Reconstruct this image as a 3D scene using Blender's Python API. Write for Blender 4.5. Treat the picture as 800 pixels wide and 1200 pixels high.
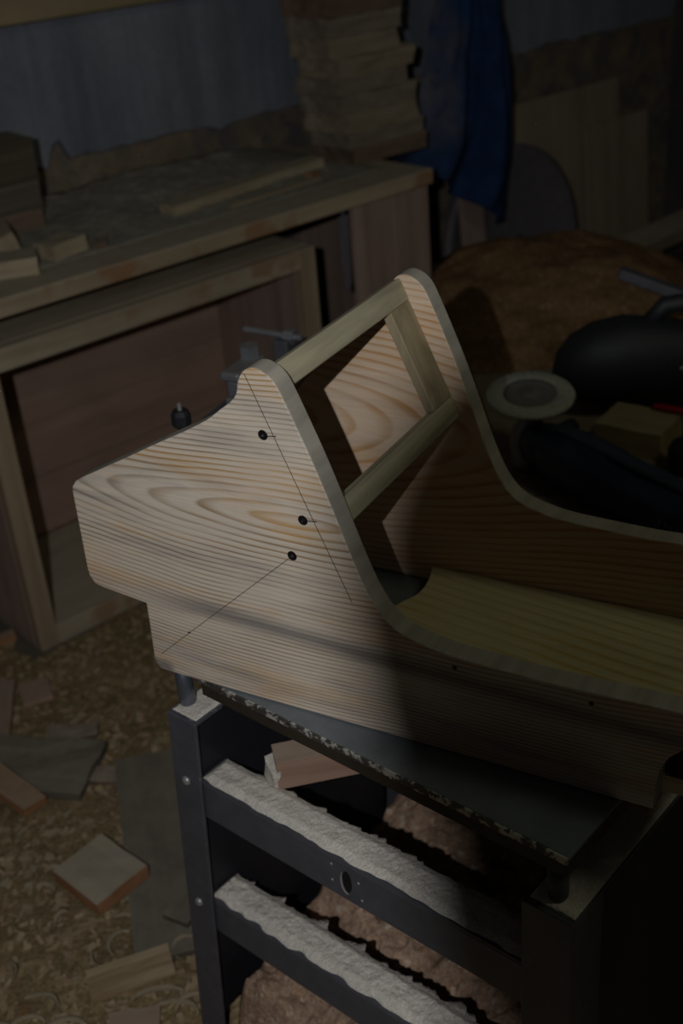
import bpy, bmesh, math, random
from mathutils import Vector, Matrix, noise

sc = bpy.context.scene
COL = sc.collection
for o in list(bpy.data.objects):
    bpy.data.objects.remove(o)
random.seed(7)
RAD = math.radians

# ------------------------------------------------------------------ camera
cam_d = bpy.data.cameras.new('camera')
cam = bpy.data.objects.new('camera', cam_d)
COL.objects.link(cam)
cam_d.sensor_fit = 'AUTO'
cam_d.sensor_width = 36.0
cam_d.lens = 42.0                      # 1400 px on the 1200 px side
CAM = Vector((0, 0, 1.5))
_dn = Vector((220.0, 2550.0, 1400.0)).normalized()     # world down seen from the camera (x right, y down, z forward)
_up = -_dn
_z = Vector((0, 0, 1))
_fw = (_z - _up * _z.dot(_up)).normalized()
_rt = _fw.cross(_up)
def cam2world(v):
    v = Vector(v)
    return Vector((_rt.dot(v), _fw.dot(v), _up.dot(v)))
CX, CY, CZ = cam2world((1, 0, 0)), cam2world((0, 1, 0)), cam2world((0, 0, 1))
cam.matrix_world = Matrix((
    (CX.x, -CY.x, -CZ.x, CAM.x), (CX.y, -CY.y, -CZ.y, CAM.y), (CX.z, -CY.z, -CZ.z, CAM.z), (0, 0, 0, 1)))
cam_d.clip_start = 0.02
cam_d.dof.use_dof = True
cam_d.dof.focus_distance = 1.18
cam_d.dof.aperture_fstop = 5.0
sc.camera = cam

# ------------------------------------------------------------------ view, world, lights
vs = sc.view_settings
vs.view_transform = 'Standard'
vs.look = 'None'
vs.exposure = 0.0
vs.gamma = 1.0
vs.use_curve_mapping = False

world = bpy.data.worlds.new('workshop_air')
sc.world = world
world.use_nodes = True
bgn = world.node_tree.nodes['Background']
bgn.inputs[0].default_value = (0.62, 0.58, 0.48, 1)
bgn.inputs[1].default_value = 0.011

LAMP = CAM + cam2world((-0.145, -0.012, -0.15))   # position of the camera flash, carried by an added unseen stand
ld = bpy.data.lights.new('camera_flash_light', 'POINT')
ld.energy = 38.0
ld.color = (0.98, 1.0, 1.03)
ld.shadow_soft_size = 0.005
lo = bpy.data.objects.new('camera_flash_light', ld)
COL.objects.link(lo)
lo.location = LAMP

ld2 = bpy.data.lights.new('ceiling_bulb_light', 'AREA')
ld2.shape = 'DISK'
ld2.size = 0.5
ld2.energy = 1.9
ld2.color = (0.97, 1.0, 0.70)
lo2 = bpy.data.objects.new('ceiling_bulb_light', ld2)
COL.objects.link(lo2)
lo2.location = (1.25, 0.75, 2.35)
lo2.rotation_euler = (Vector((0.35, 1.3, 0.7)) - lo2.location).to_track_quat('-Z', 'Y').to_euler()

# ------------------------------------------------------------------ material helpers
def srgb(r, g, b):
    f = lambda c: (c / 255 / 12.92) if c / 255 <= .04045 else ((c / 255 + .055) / 1.055) ** 2.4
    return (f(r), f(g), f(b), 1)

class NT:
    def __init__(s, name):
        s.m = bpy.data.materials.new(name)
        s.m.use_nodes = True
        s.t = s.m.node_tree
        s.b = s.t.nodes['Principled BSDF']
        s.tc = s.t.nodes.new('ShaderNodeTexCoord')
    def n(s, typ, **kw):
        nd = s.t.nodes.new('ShaderNode' + typ)
        for k, v in kw.items():
            setattr(nd, k, v)
        return nd
    def put(s, sock, v):
        if isinstance(v, bpy.types.NodeSocket):
            s.t.links.new(v, sock)
        else:
            sock.default_value = v
    def math(s, op, a, b=0.0, c=None):
        nd = s.n('Math', operation=op)
        s.put(nd.inputs[0], a); s.put(nd.inputs[1], b)
        if c is not None:
            s.put(nd.inputs[2], c)
        return nd.outputs[0]
    def mapping(s, scale=(1, 1, 1), loc=(0, 0, 0), rot=(0, 0, 0), src=None):
        nd = s.n('Mapping')
        s.put(nd.inputs[0], src or s.tc.outputs['Object'])
        nd.inputs[1].default_value = loc; nd.inputs[2].default_value = rot; nd.inputs[3].default_value = scale
        return nd.outputs[0]
    def noise(s, vec, scale=5, detail=4, rough=.55, dist=0):
        nd = s.n('TexNoise')
        s.put(nd.inputs['Vector'], vec)
        nd.inputs['Scale'].default_value = scale; nd.inputs['Detail'].default_value = detail
        nd.inputs['Roughness'].default_value = rough; nd.inputs['Distortion'].default_value = dist
        return nd.outputs[0]
    def ramp(s, fac, stops, interp='LINEAR'):
        nd = s.n('ValToRGB')
        cr = nd.color_ramp
        cr.interpolation = interp
        while len(cr.elements) < len(stops):
            cr.elements.new(0.5)
        for e, (p, c) in zip(cr.elements, stops):
            e.position = p
            e.color = c if len(c) == 4 else (*c, 1)
        s.put(nd.inputs[0], fac)
        return nd.outputs[0]
    def mix(s, fac, a, b, mode='MIX'):
        nd = s.n('Mix', data_type='RGBA', blend_type=mode)
        s.put(nd.inputs[0], fac); s.put(nd.inputs[6], a); s.put(nd.inputs[7], b)
        return nd.outputs[2]
    def bump(s, h, strength=.3, dist=.002):
        nd = s.n('Bump')
        nd.inputs['Strength'].default_value = strength; nd.inputs['Distance'].default_value = dist
        s.put(nd.inputs['Height'], h)
        s.t.links.new(nd.outputs[0], s.b.inputs['Normal'])
    def done(s, col, rough=.7, metal=0.0, spec=.3):
        s.put(s.b.inputs['Base Color'], col)
        s.put(s.b.inputs['Roughness'], rough)
        s.b.inputs['Metallic'].default_value = metal
        s.b.inputs['Specular IOR Level'].default_value = spec
        return s.m

BW = lambda v: (v, v, v, 1)

def m_pine(name, pale, late, u0=.16, w0=.228, tilt=.11, spacing=.0075, stain=.6, vmix=.35, amber=None, band_at=None, wobble=.006):
    """Flat-sawn pine: rings of a tapering trunk cut by the board; grain runs along local X."""
    s = NT(name)
    obj = s.tc.outputs['Object']
    sep = s.n('SeparateXYZ'); s.put(sep.inputs[0], obj)
    u, v, w = sep.outputs
    wob = s.math('SUBTRACT', s.noise(s.mapping((4, 9, 16)), 1.0, 2, .5), .5)
    wob2 = s.math('SUBTRACT', s.noise(s.mapping((3.5, 3, 3.5), (3, 1, 4)), 1.0, 1, .5), .5)
    dw = s.math('ADD', s.math('SUBTRACT', w, w0), s.math('MULTIPLY', wob2, .030))
    du = s.math('ADD', s.math('MULTIPLY', s.math('SUBTRACT', u, u0), tilt), s.math('MULTIPLY', v, vmix))
    r = s.math('SQRT', s.math('ADD', s.math('MULTIPLY', dw, dw), s.math('MULTIPLY', du, du)))
    r = s.math('ADD', r, s.math('MULTIPLY', wob, wobble))
    # rings crowd together away from the heart of the board
    rr = s.math('POWER', s.math('ADD', r, .004), 1.25)
    ph = s.math('FRACT', s.math('DIVIDE', rr, spacing * .46))
    band = s.ramp(ph, [(0, BW(0)), (.50, BW(.06)), (.80, BW(.9)), (.88, BW(1)), (.96, BW(.2)), (1, BW(0))])
    fade = s.ramp(s.noise(s.mapping((3.5, 3, 16), (1, 5, 2)), 1.6, 2, .5), [(.32, BW(.25)), (.62, BW(1))])
    fac = s.math('MULTIPLY', band, fade)
    col = s.mix(fac, pale, late)
    if amber:
        am = s.ramp(s.noise(s.mapping((4, 4, 20), (6, 0, 3)), 1.0, 3, .6), [(.50, BW(0)), (.64, BW(.8))])
        col = s.mix(s.math('MULTIPLY', am, s.math('ADD', s.math('MULTIPLY', band, .7), .3)), col, amber)
    # blue stain: long grey streaks of the timber itself
    sn = s.noise(s.mapping((2.6, 4, 24), (0.6, 2, 7.3)), 1.15, 5, .68)
    st = s.ramp(sn, [(.50, BW(0)), (.70, BW(stain))])
    col = s.mix(s.math('MULTIPLY', st, s.math('ADD', s.math('MULTIPLY', band, .5), .5)), col, srgb(112, 112, 114))
    if band_at is not None:
        d = s.math('ABSOLUTE', s.math('SUBTRACT', s.math('ADD', w, s.math('MULTIPLY', u, .03)), band_at))
        d = s.math('ADD', d, s.math('MULTIPLY', s.math('SUBTRACT', sn, .5), .05))
        k = s.ramp(d, [(.002, BW(.72)), (.016, BW(0))])
        k = s.math('MULTIPLY', k, s.ramp(u, [(.0, BW(.25)), (.10, BW(1))]))
        col = s.mix(k, col, srgb(84, 82, 84))
    if band_at is not None:
        cd = s.math('SQRT', s.math('ADD', s.math('MULTIPLY', s.math('MULTIPLY', u, .55), s.math('MULTIPLY', u, .55)), s.math('MULTIPLY', w, w)))
        cd = s.math('ADD', cd, s.math('MULTIPLY', s.math('SUBTRACT', s.noise(s.mapping((1, 1, 1)), 60, 3, .6), .5), .012))
        col = s.mix(s.ramp(cd, [(.012, BW(.7)), (.019, BW(0))]), col, srgb(84, 84, 92))
    fib = s.noise(s.mapping((18, 220, 420)), 1.0, 3, .6)
    col = s.mix(.35, col, s.ramp(fib, [(.3, BW(.6)), (.7, BW(1))]), 'MULTIPLY')
    s.bump(s.math('ADD', fib, s.math('MULTIPLY', fac, .8)), .22, .0006)
    return s.done(col, .62, spec=.25)

def m_wood(name, c1, c2, dust=0.0, axis=0, fine=1.0, rough=.75, blotch=None, blotch_lo=.52):
    """Plain weathered board; grain along local axis."""
    s = NT(name)
    sc3 = [26 * fine] * 3
    sc3[axis] = 1.6 * fine
    g = s.noise(s.mapping(sc3), 1.0, 5, .62, .4)
    col = s.ramp(g, [(.3, c1), (.7, c2)])
    big = s.noise(s.mapping((1, 1, 1)), 6.0, 3, .6)
    col = s.mix(.4, col, s.ramp(big, [(.3, BW(.6)), (.7, BW(1.0))]), 'MULTIPLY')
    if blotch:
        bl = s.ramp(s.noise(s.mapping((1, 1, 1), (4, 2, 7)), 5.0, 3, .55), [(blotch_lo, BW(0)), (blotch_lo + .05, BW(.85))])
        col = s.mix(bl, col, blotch)
    if dust:
        geo = s.n('NewGeometry')
        sp = s.n('SeparateXYZ'); s.put(sp.inputs[0], geo.outputs['Normal'])
        upf = s.ramp(sp.outputs[2], [(.4, BW(0)), (.95, BW(1))])
        dn = s.ramp(s.noise(s.mapping((1, 1, 1)), 22.0, 5, .7), [(.32, BW(.55)), (.62, BW(1))])
        col = s.mix(s.math('MULTIPLY', s.math('MULTIPLY', upf, dn), dust), col, srgb(176, 166, 146))
    s.bump(g, .3, .0015)
    return s.done(col, rough, spec=.2)

def m_sawdust(name, c1, c2, c3, scale=1.0, chips=0.5, mott=.75):
    s = NT(name)
    v = s.mapping((1, 1, 1))
    n1 = s.noise(v, 240 * scale, 3, .7)
    n2 = s.noise(v, 9 * scale, 4, .6)
    n3 = s.noise(v, 55 * scale, 4, .7)
    col = s.ramp(n1, [(.28, c1), (.55, c2), (.78, c3)])
    col = s.mix(mott, col, s.ramp(n2, [(.3, BW(.5)), (.68, BW(1.0))]), 'MULTIPLY')
    col = s.mix(mott * .8, col, s.ramp(n3, [(.35, BW(.5)), (.62, BW(1.05))]), 'MULTIPLY')
    vo = s.n('TexVoronoi'); s.put(vo.inputs['Vector'], s.mapping((1, .55, 1), rot=(0, 0, .6))); vo.inputs['Scale'].default_value = 170 * scale
    cs = s.n('SeparateXYZ'); s.put(cs.inputs[0], vo.outputs['Color'])
    pick = s.ramp(cs.outputs[0], [(.84, BW(0)), (.88, BW(chips))])
    col = s.mix(pick, col, s.ramp(cs.outputs[1], [(.2, c3), (.5, srgb(150, 96, 58)), (.8, srgb(196, 186, 166))]))
    s.bump(s.math('ADD', s.math('ADD', n1, n3), s.math('MULTIPLY', vo.outputs['Distance'], .6)), .6, .0025)
    return s.done(col, .95, spec=.1)

def m_metal(name, col, rough=.45, metal=.6, wear=None, wear_lo=.6, dust=0.0):
    s = NT(name)
    n = s.noise(s.mapping((1, 1, 1)), 34, 5, .65)
    c = s.mix(.5, col, s.ramp(n, [(.3, BW(.55)), (.7, BW(1.1))]), 'MULTIPLY')
    if wear:
        wv = s.ramp(s.noise(s.mapping((1, 1, 1), (3, 3, 3)), 60, 4, .7), [(wear_lo, BW(0)), (wear_lo + .06, BW(.9))])
        c = s.mix(wv, c, wear)
    if dust:
        geo = s.n('NewGeometry')
        sp = s.n('SeparateXYZ'); s.put(sp.inputs[0], geo.outputs['Normal'])
        upf = s.ramp(sp.outputs[2], [(.5, BW(0)), (.97, BW(1))])
        dn = s.ramp(s.noise(s.mapping((1, 1, 1)), 40.0, 5, .75), [(.3, BW(.3)), (.6, BW(1))])
        c = s.mix(s.math('MULTIPLY', s.math('MULTIPLY', upf, dn), dust), c, srgb(190, 178, 158))
    s.bump(n, .15, .001)
    return s.done(c, rough, metal, .35)

def m_plain(name, col, rough=.6, metal=0.0, spec=.3, var=.35, scale=30):
    s = NT(name)
    n = s.noise(s.mapping((1, 1, 1)), scale, 4, .6)
    c = s.mix(var, col, s.ramp(n, [(.3, BW(.5)), (.7, BW(1.1))]), 'MULTIPLY')
    s.bump(n, .1, .001)
    return s.done(c, rough, metal, spec)

M = {}
M['panel'] = m_pine('pine_side', srgb(214, 200, 182), srgb(150, 122, 86), .215, .236, .13, .0085, .85, .2, srgb(200, 152, 84), .104, .009)
M['panel_far'] = m_pine('pine_far_side', srgb(214, 190, 164), srgb(188, 146, 104), .03, .20, .16, .0125, .25, .2, srgb(190, 140, 84))
M['panel_edge'] = m_wood('greyed_pine_edge', srgb(146, 140, 130), srgb(184, 176, 162), 0, 1, 1.6, .7)
M['board'] = m_pine('pine_floor_board', srgb(206, 194, 158), srgb(192, 172, 122), .52, .06, .08, .014, .35, .55, srgb(186, 158, 84), None, .010)
M['rail'] = m_wood('pine_rail', srgb(128, 120, 98), srgb(196, 186, 158), 0, 1, 1.5, .65)
M['stile'] = m_wood('pine_stile', srgb(124, 112, 88), srgb(180, 164, 132), 0, 2, 1.2, .65)
M['darkfiller'] = m_wood('dark_brown_filler', srgb(44, 30, 22), srgb(66, 46, 34), 0, 0, 1.2)
M['pencil'] = m_plain('pencil_graphite', srgb(64, 58, 54), .6)
M['screw'] = m_metal('dark_screw', srgb(46, 42, 44), .4, .7)
M['blacksteel'] = m_metal('black_painted_steel', srgb(84, 84, 90), .5, .15, srgb(118, 118, 122), .66, 0)
M['blacksheet'] = m_metal('black_sheet', srgb(40, 40, 46), .55, .2)
M['plate'] = m_metal('dark_plate', srgb(112, 118, 122), .45, .15, srgb(150, 150, 148), .72)
M['plate_edge'] = m_metal('worn_plate_edge', srgb(58, 50, 40), .6, .2, srgb(150, 146, 136), .66)
M['lip'] = m_metal('worn_pale_lip', srgb(74, 72, 68), .5, .3, srgb(188, 184, 176), .49)
M['zinc'] = m_metal('grey_zinc_bolt', srgb(128, 132, 144), .35, .8)
M['rivet'] = m_metal('bright_rivet', srgb(176, 174, 172), .4, .5)
M['dust'] = m_sawdust('fine_sawdust', srgb(196, 188, 176), srgb(222, 214, 202), srgb(236, 230, 220), 1.6, .2, .25)
M['bankdust'] = m_sawdust('bench_sawdust', srgb(146, 140, 128), srgb(176, 170, 156), srgb(194, 188, 174), .7, .2, .55)
M['heap'] = m_sawdust('coarse_sawdust', srgb(140, 112, 90), srgb(186, 154, 130), srgb(208, 184, 160), .8, .6, .6)
M['pile'] = m_sawdust('brown_pile_sawdust', srgb(110, 84, 58), srgb(146, 112, 78), srgb(160, 128, 94), .9, .2)  # darker brown sawdust, the same tone all over the pile
M['ground'] = m_sawdust('floor_sawdust', srgb(112, 94, 68), srgb(160, 138, 100), srgb(184, 164, 128), .6, .45)
M['flake'] = m_wood('flake_wood', srgb(138, 110, 76), srgb(196, 176, 142), 0, 0, 2.0)
M['curl'] = m_wood('shaving_wood', srgb(136, 120, 94), srgb(180, 164, 136), 0, 0, 2.0)
M['cab'] = m_wood('cabinet_frame_wood', srgb(154, 138, 114), srgb(186, 172, 148), .6, 0, .8, .75, srgb(150, 118, 88))
M['cab_v'] = m_wood('cabinet_stile_wood', srgb(146, 126, 100), srgb(178, 160, 134), .6, 2, .8)
M['redboard'] = m_wood('reddish_board', srgb(152, 122, 106), srgb(178, 148, 130), .35, 0, .7)
M['redboard_v'] = m_wood('reddish_upright_board', srgb(142, 118, 106), srgb(174, 150, 136), .2, 2, .7)
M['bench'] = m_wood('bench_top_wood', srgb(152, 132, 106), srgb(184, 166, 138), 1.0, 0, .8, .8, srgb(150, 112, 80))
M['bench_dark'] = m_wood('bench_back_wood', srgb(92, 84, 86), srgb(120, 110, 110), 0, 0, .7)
M['slab'] = m_wood('rough_sawn_wood', srgb(112, 98, 84), srgb(152, 138, 122), .7, 0, 1.1, .9)
M['slab_b'] = m_wood('rough_pale_wood', srgb(128, 114, 94), srgb(166, 150, 124), .7, 0, 1.1, .9)
M['slab_c'] = m_wood('rough_brown_wood', srgb(98, 78, 64), srgb(134, 112, 96), .6, 0, 1.1, .9)
M['darkboard'] = m_wood('dark_board', srgb(70, 62, 52), srgb(100, 88, 72), .4, 0, 1.0, .85)
M['offcut'] = m_wood('offcut_wood', srgb(150, 132, 104), srgb(190, 176, 148), .7, 0, 1.0)
M['offcut_or'] = m_wood('orange_offcut', srgb(142, 98, 66), srgb(174, 128, 92), .5, 0, 1.0)
M['offcut_pk'] = m_wood('pinkish_offcut', srgb(142, 112, 94), srgb(174, 144, 124), .4, 0, 1.0)
M['greyboard'] = m_wood('grey_weathered_board', srgb(78, 72, 64), srgb(112, 104, 92), .35, 0, 1.0, .9)
M['blockwood'] = m_wood('block_wood', srgb(142, 120, 86), srgb(184, 164, 124), .3, 0, .8)
M['ply'] = m_wood('plywood_sheet', srgb(148, 130, 110), srgb(172, 156, 134), 0, 2, .4)
M['tabletop'] = m_wood('tool_table_wood', srgb(84, 70, 50), srgb(116, 98, 72), .4, 0, .8)
M['darkmetal'] = m_metal('dark_round_lid', srgb(108, 102, 106), .7, .0, srgb(110, 92, 84), .66)
M['blackplastic'] = m_plain('black_plastic', srgb(28, 29, 33), .62, 0, .5)
M['blueplastic'] = m_plain('dark_blue_plastic', srgb(24, 40, 62), .4, 0, .5)
M['bluegrey_highlight'] = m_plain('blue_grey_highlight', srgb(52, 62, 78), .35, 0, .5)  # paler tone paints the grinder rib's highlight; vent slots reuse it
M['greymetal'] = m_metal('dusty_cast_metal', srgb(140, 142, 148), .45, .6, None, .6, .4)
M['abrasive'] = m_plain('abrasive_flaps', srgb(190, 190, 180), .9, 0, .1, .5, 120)
M['abrasive_hub'] = m_plain('abrasive_hub', srgb(132, 128, 128), .8, 0, .2, .4, 80)
M['redpaint'] = m_plain('red_paint', srgb(170, 40, 36), .4)
M['lampblack'] = m_plain('lamp_black_enamel', srgb(24, 24, 26), .6)

def m_cloth():
    s = NT('blue_cloth')
    n = s.noise(s.mapping((1, 1, 1)), 14, 4, .6)
    col = s.ramp(n, [(.3, srgb(28, 46, 78)), (.7, srgb(42, 66, 106))])
    wv = s.noise(s.mapping((300, 300, 300)), 1.0, 2, .5)
    col = s.mix(.35, col, s.ramp(wv, [(.3, BW(.55)), (.7, BW(1))]), 'MULTIPLY')
    sp = s.n('SeparateXYZ'); s.put(sp.inputs[0], s.tc.outputs['Object'])
    # sawdust that has caught on the left-hand fold
    left = s.ramp(s.math('ADD', sp.outputs[0], s.math('MULTIPLY', n, .18)), [(.18, BW(1)), (.34, BW(0))])
    d = s.ramp(s.noise(s.mapping((1, 1, .6)), 16, 6, .8), [(.30, BW(.0)), (.72, BW(.5))])
    hi = s.ramp(sp.outputs[2], [(.74, BW(.1)), (.82, BW(1))])
    col = s.mix(s.math('MULTIPLY', s.math('MULTIPLY', left, d), hi), col, srgb(160, 150, 134))
    s.bump(wv, .3, .001)
    return s.done(col, .9, spec=.1)
M['cloth'] = m_cloth()

def m_plaster(name, c1, c2, c3=None, sc_=3.0, streak=False):
    s = NT(name)
    v = s.mapping((1, 1, 1))
    n1 = s.noise(v, sc_, 5, .62, .3)
    col = s.ramp(n1, [(.3, c1), (.7, c2)])
    if c3:
        col = s.mix(s.ramp(s.noise(s.mapping((1, 1, 1), (5, 1, 2)), 11, 5, .7), [(.44, BW(0)), (.60, BW(.8))]), col, c3)
    if streak:
        k = s.noise(s.mapping((9, 9, .8), (2, 0, 0)), 1.3, 4, .65)
        col = s.mix(.55, col, s.ramp(k, [(.34, BW(.5)), (.6, BW(1))]), 'MULTIPLY')
    f = s.noise(v, 70, 4, .7)
    col = s.mix(.35, col, s.ramp(f, [(.3, BW(.6)), (.7, BW(1))]), 'MULTIPLY')
    s.bump(s.math('ADD', f, n1), .4, .004)
    return s.done(col, .92, spec=.15)
M['plaster'] = m_plaster('blue_grey_plaster', srgb(128, 132, 142), srgb(150, 152, 160), None, 2.5, True)
M['rough_wall'] = m_plaster('rough_brown_render', srgb(116, 104, 86), srgb(152, 136, 112), srgb(94, 94, 98), 7)
M['concrete'] = m_plaster('concrete_floor', srgb(96, 90, 80), srgb(120, 112, 100), None, 4)
M['beam'] = m_wood('beam_wood', srgb(150, 132, 100), srgb(178, 160, 126), .2, 0, .6)
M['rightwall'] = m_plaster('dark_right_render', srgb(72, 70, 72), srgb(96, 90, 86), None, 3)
M['post'] = m_wood('reddish_post', srgb(92, 62, 48), srgb(120, 84, 66), 0, 2, .8)

# ------------------------------------------------------------------ mesh helpers
def link(name, me, mat, parent=None, loc=(0, 0, 0), rot=(0, 0, 0)):
    o = bpy.data.objects.new(name, me)
    COL.objects.link(o)
    if mat is not None and not me.materials:
        me.materials.append(mat)
    o.location = loc
    o.rotation_euler = rot if not isinstance(rot, (int, float)) else (0, 0, rot)
    if parent is not None:
        o.parent = parent
    return o

def tag(o, label, cat, group=None, kind=None):
    o['label'] = label
    o['category'] = cat
    if group: o['group'] = group
    if kind: o['kind'] = kind
    return o

def empty(name, loc=(0, 0, 0), rz=0.0, label=None, cat=None, group=None):
    e = bpy.data.objects.new(name, None)
    COL.objects.link(e)
    e.empty_display_size = .05
    e.location = loc
    e.rotation_euler = (0, 0, rz)
    if label: tag(e, label, cat, group)
    return e

def structure(o):
    o['kind'] = 'structure'
    return o

def from_bm(bm, name, smooth=False):
    bmesh.ops.recalc_face_normals(bm, faces=bm.faces[:])
    me = bpy.data.meshes.new(name)
    bm.to_mesh(me); bm.free()
    if smooth:
        for p in me.polygons: p.use_smooth = True
    return me

def bm_box(bm, lo, hi, bev=0.0, mat=None, seg=1):
    r = bmesh.ops.create_cube(bm, size=1)
    vs_ = r['verts']
    for v in vs_:
        v.co = Vector((lo[i] + (v.co[i] + .5) * (hi[i] - lo[i]) for i in range(3)))
    if bev:
        es = list({e for v in vs_ for e in v.link_edges})
        rb = bmesh.ops.bevel(bm, geom=es, offset=bev, segments=seg, affect='EDGES', profile=.5)
        vs_ = list({v for f in rb['faces'] for v in f.verts} | {v for v in vs_ if v.is_valid})
    if mat is not None:
        bmesh.ops.transform(bm, matrix=mat, verts=vs_)
    return vs_

def box(name, lo, hi, mat, parent=None, bev=.002, xf=None, loc=(0, 0, 0), rot=(0, 0, 0), seg=1):
    bm = bmesh.new()
    bm_box(bm, lo, hi, bev, xf, seg)
    return link(name, from_bm(bm, name), mat, parent, loc, rot)

def prism(name, pts, y0, y1, mat, parent=None, bev=0.0015, smooth_angle=40):
    """Outline in local x/z extruded along local y."""
    bm = bmesh.new()
    a = [bm.verts.new((p[0], y0, p[1])) for p in pts]
    b = [bm.verts.new((p[0], y1, p[1])) for p in pts]
    bm.faces.new(a); bm.faces.new(list(reversed(b)))
    n = len(pts)
    for i in range(n):
        bm.faces.new((a[i], b[i], b[(i + 1) % n], a[(i + 1) % n]))
    bmesh.ops.recalc_face_normals(bm, faces=bm.faces[:])
    if bev:
        bm.edges.ensure_lookup_table()
        es = [e for e in bm.edges if abs(e.verts[0].co.y - e.verts[1].co.y) < 1e-6]
        bmesh.ops.bevel(bm, geom=es, offset=bev, segments=2, affect='EDGES', profile=.5)
    return link(name, from_bm(bm, name), mat, parent)

def catmull(pts, closed=False, sub=6):
    out = []
    n = len(pts)
    rng = range(n) if closed else range(n - 1)
    for i in rng:
        p0 = pts[(i - 1) % n] if (closed or i > 0) else pts[i]
        p1 = pts[i]; p2 = pts[(i + 1) % n]
        p3 = pts[(i + 2) % n] if (closed or i + 2 < n) else p2
        for k in range(sub):
            t = k / sub
            out.append(tuple(.5 * (2 * b + (c - a) * t + (2 * a - 5 * b + 4 * c - d) * t * t + (-a + 3 * b - 3 * c + d) * t ** 3)
                             for a, b, c, d in zip(p0, p1, p2, p3)))
    if not closed: out.append(tuple(pts[-1]))
    return out

def tube_bm(bm, path, rad, seg=10, cap=True):
    rings = []
    n = len(path)
    path = [Vector(p) for p in path]
    ref = Vector((0, 0, 1))
    for i, p in enumerate(path):
        t = (path[min(i + 1, n - 1)] - path[max(i - 1, 0)]).normalized()
        rf = ref if abs(t.dot(ref)) < .95 else Vector((1, 0, 0))
        s = t.cross(rf).normalized(); q = s.cross(t)
        r = rad[i] if isinstance(rad, (list, tuple)) else rad
        rings.append([bm.verts.new(p + (s * math.cos(2 * math.pi * k / seg) + q * math.sin(2 * math.pi * k / seg)) * r) for k in range(seg)])
    for a, b in zip(rings, rings[1:]):
        for k in range(seg):
            bm.faces.new((a[k], a[(k + 1) % seg], b[(k + 1) % seg], b[k]))
    if cap:
        bm.faces.new(rings[0]); bm.faces.new(rings[-1])

def tube(name, path, rad, mat, parent=None, seg=12, loc=(0, 0, 0), rot=(0, 0, 0), smooth=False):
    bm = bmesh.new()
    tube_bm(bm, path, rad, seg)
    return link(name, from_bm(bm, name, smooth), mat, parent, loc, rot)

def lathe(name, prof, mat, parent=None, seg=32, loc=(0, 0, 0), rot=(0, 0, 0), smooth=True, ripple=0.0):
    """Profile of (radius, z) pairs turned about local z."""
    bm = bmesh.new()
    rings = []
    for r, z in prof:
        if r < 1e-6:
            rings.append([bm.verts.new((0, 0, z))])
        else:
            rings.append([bm.verts.new((r * math.cos(2 * math.pi * k / seg), r * math.sin(2 * math.pi * k / seg),
                                        z + (ripple if k % 2 else 0))) for k in range(seg)])
    for a, b in zip(rings, rings[1:]):
        for k in range(seg):
            if len(a) == 1 and len(b) == 1: continue
            if len(a) == 1: bm.faces.new((a[0], b[k], b[(k + 1) % seg]))
            elif len(b) == 1: bm.faces.new((a[k], a[(k + 1) % seg], b[0]))
            else: bm.faces.new((a[k], a[(k + 1) % seg], b[(k + 1) % seg], b[k]))
    return link(name, from_bm(bm, name, smooth), mat, parent, loc, rot)

def nz(x, y, z=0.0):
    return noise.noise(Vector((x, y, z)))

def rough_block(name, size, mat, parent=None, amp=.004, loc=(0, 0, 0), rot=(0, 0, 0), seed=0, cuts=3, taper=0.0):
    """A rough-sawn piece: subdivided box with uneven faces and knocked corners; base at z = 0."""
    bm = bmesh.new()
    bm_box(bm, (-.5, -.5, 0), (.5, .5, 1))
    bmesh.ops.subdivide_edges(bm, edges=bm.edges[:], cuts=cuts, use_grid_fill=True)
    for v in bm.verts:
        k = 1 - taper * (v.co.x + .5)
        p = Vector((v.co.x * size[0], v.co.y * size[1] * k, v.co.z * size[2]))
        d = Vector((nz(p.x * 30 + seed, p.y * 30, p.z * 30), nz(p.x * 30, p.y * 30 + seed * 2.1, p.z * 30 + 5), nz(p.x * 30 + 9, p.y * 30, p.z * 30 + seed)))
        if v.co.z < .01: d.z = 0
        v.co = p + d * amp
    return link(name, from_bm(bm, name), mat, parent, loc, rot)

def grid_mesh(name, nx, ny, fn, mat, smooth=True, closed_under=None, keep=None):
    """Height-field style sheet; fn(i/nx, j/ny) -> point. A skirt down to closed_under closes it."""
    vs_, fs = [], []
    for j in range(ny + 1):
        for i in range(nx + 1):
            vs_.append(fn(i / nx, j / ny))
    W = nx + 1
    for j in range(ny):
        for i in range(nx):
            if keep and not all(keep(*vs_[k]) for k in (j * W + i, j * W + i + 1, (j + 1) * W + i + 1, (j + 1) * W + i)): continue
            fs.append((j * W + i, j * W + i + 1, (j + 1) * W + i + 1, (j + 1) * W + i))
    if keep:
        used = sorted({k for f in fs for k in f}); mp = {k: n for n, k in enumerate(used)}
        vs_ = [vs_[k] for k in used]; fs = [tuple(mp[k] for k in f) for f in fs]
    elif closed_under is not None:
        rim = [i for i in range(W)] + [j * W + nx for j in range(1, ny + 1)] + [ny * W + i for i in range(nx - 1, -1, -1)] + [j * W for j in range(ny - 1, 0, -1)]
        base = len(vs_)
        for r in rim:
            x, y, z = vs_[r]
            vs_.append((x, y, min(z - 1e-4, closed_under)))
        m = len(rim)
        for k in range(m):
            fs.append((rim[k], base + k, base + (k + 1) % m, rim[(k + 1) % m]))
    me = bpy.data.meshes.new(name)
    me.from_pydata(vs_, [], fs)
    me.update()
    if smooth:
        for p in me.polygons: p.use_smooth = True
    me.materials.append(mat)
    return me

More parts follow.
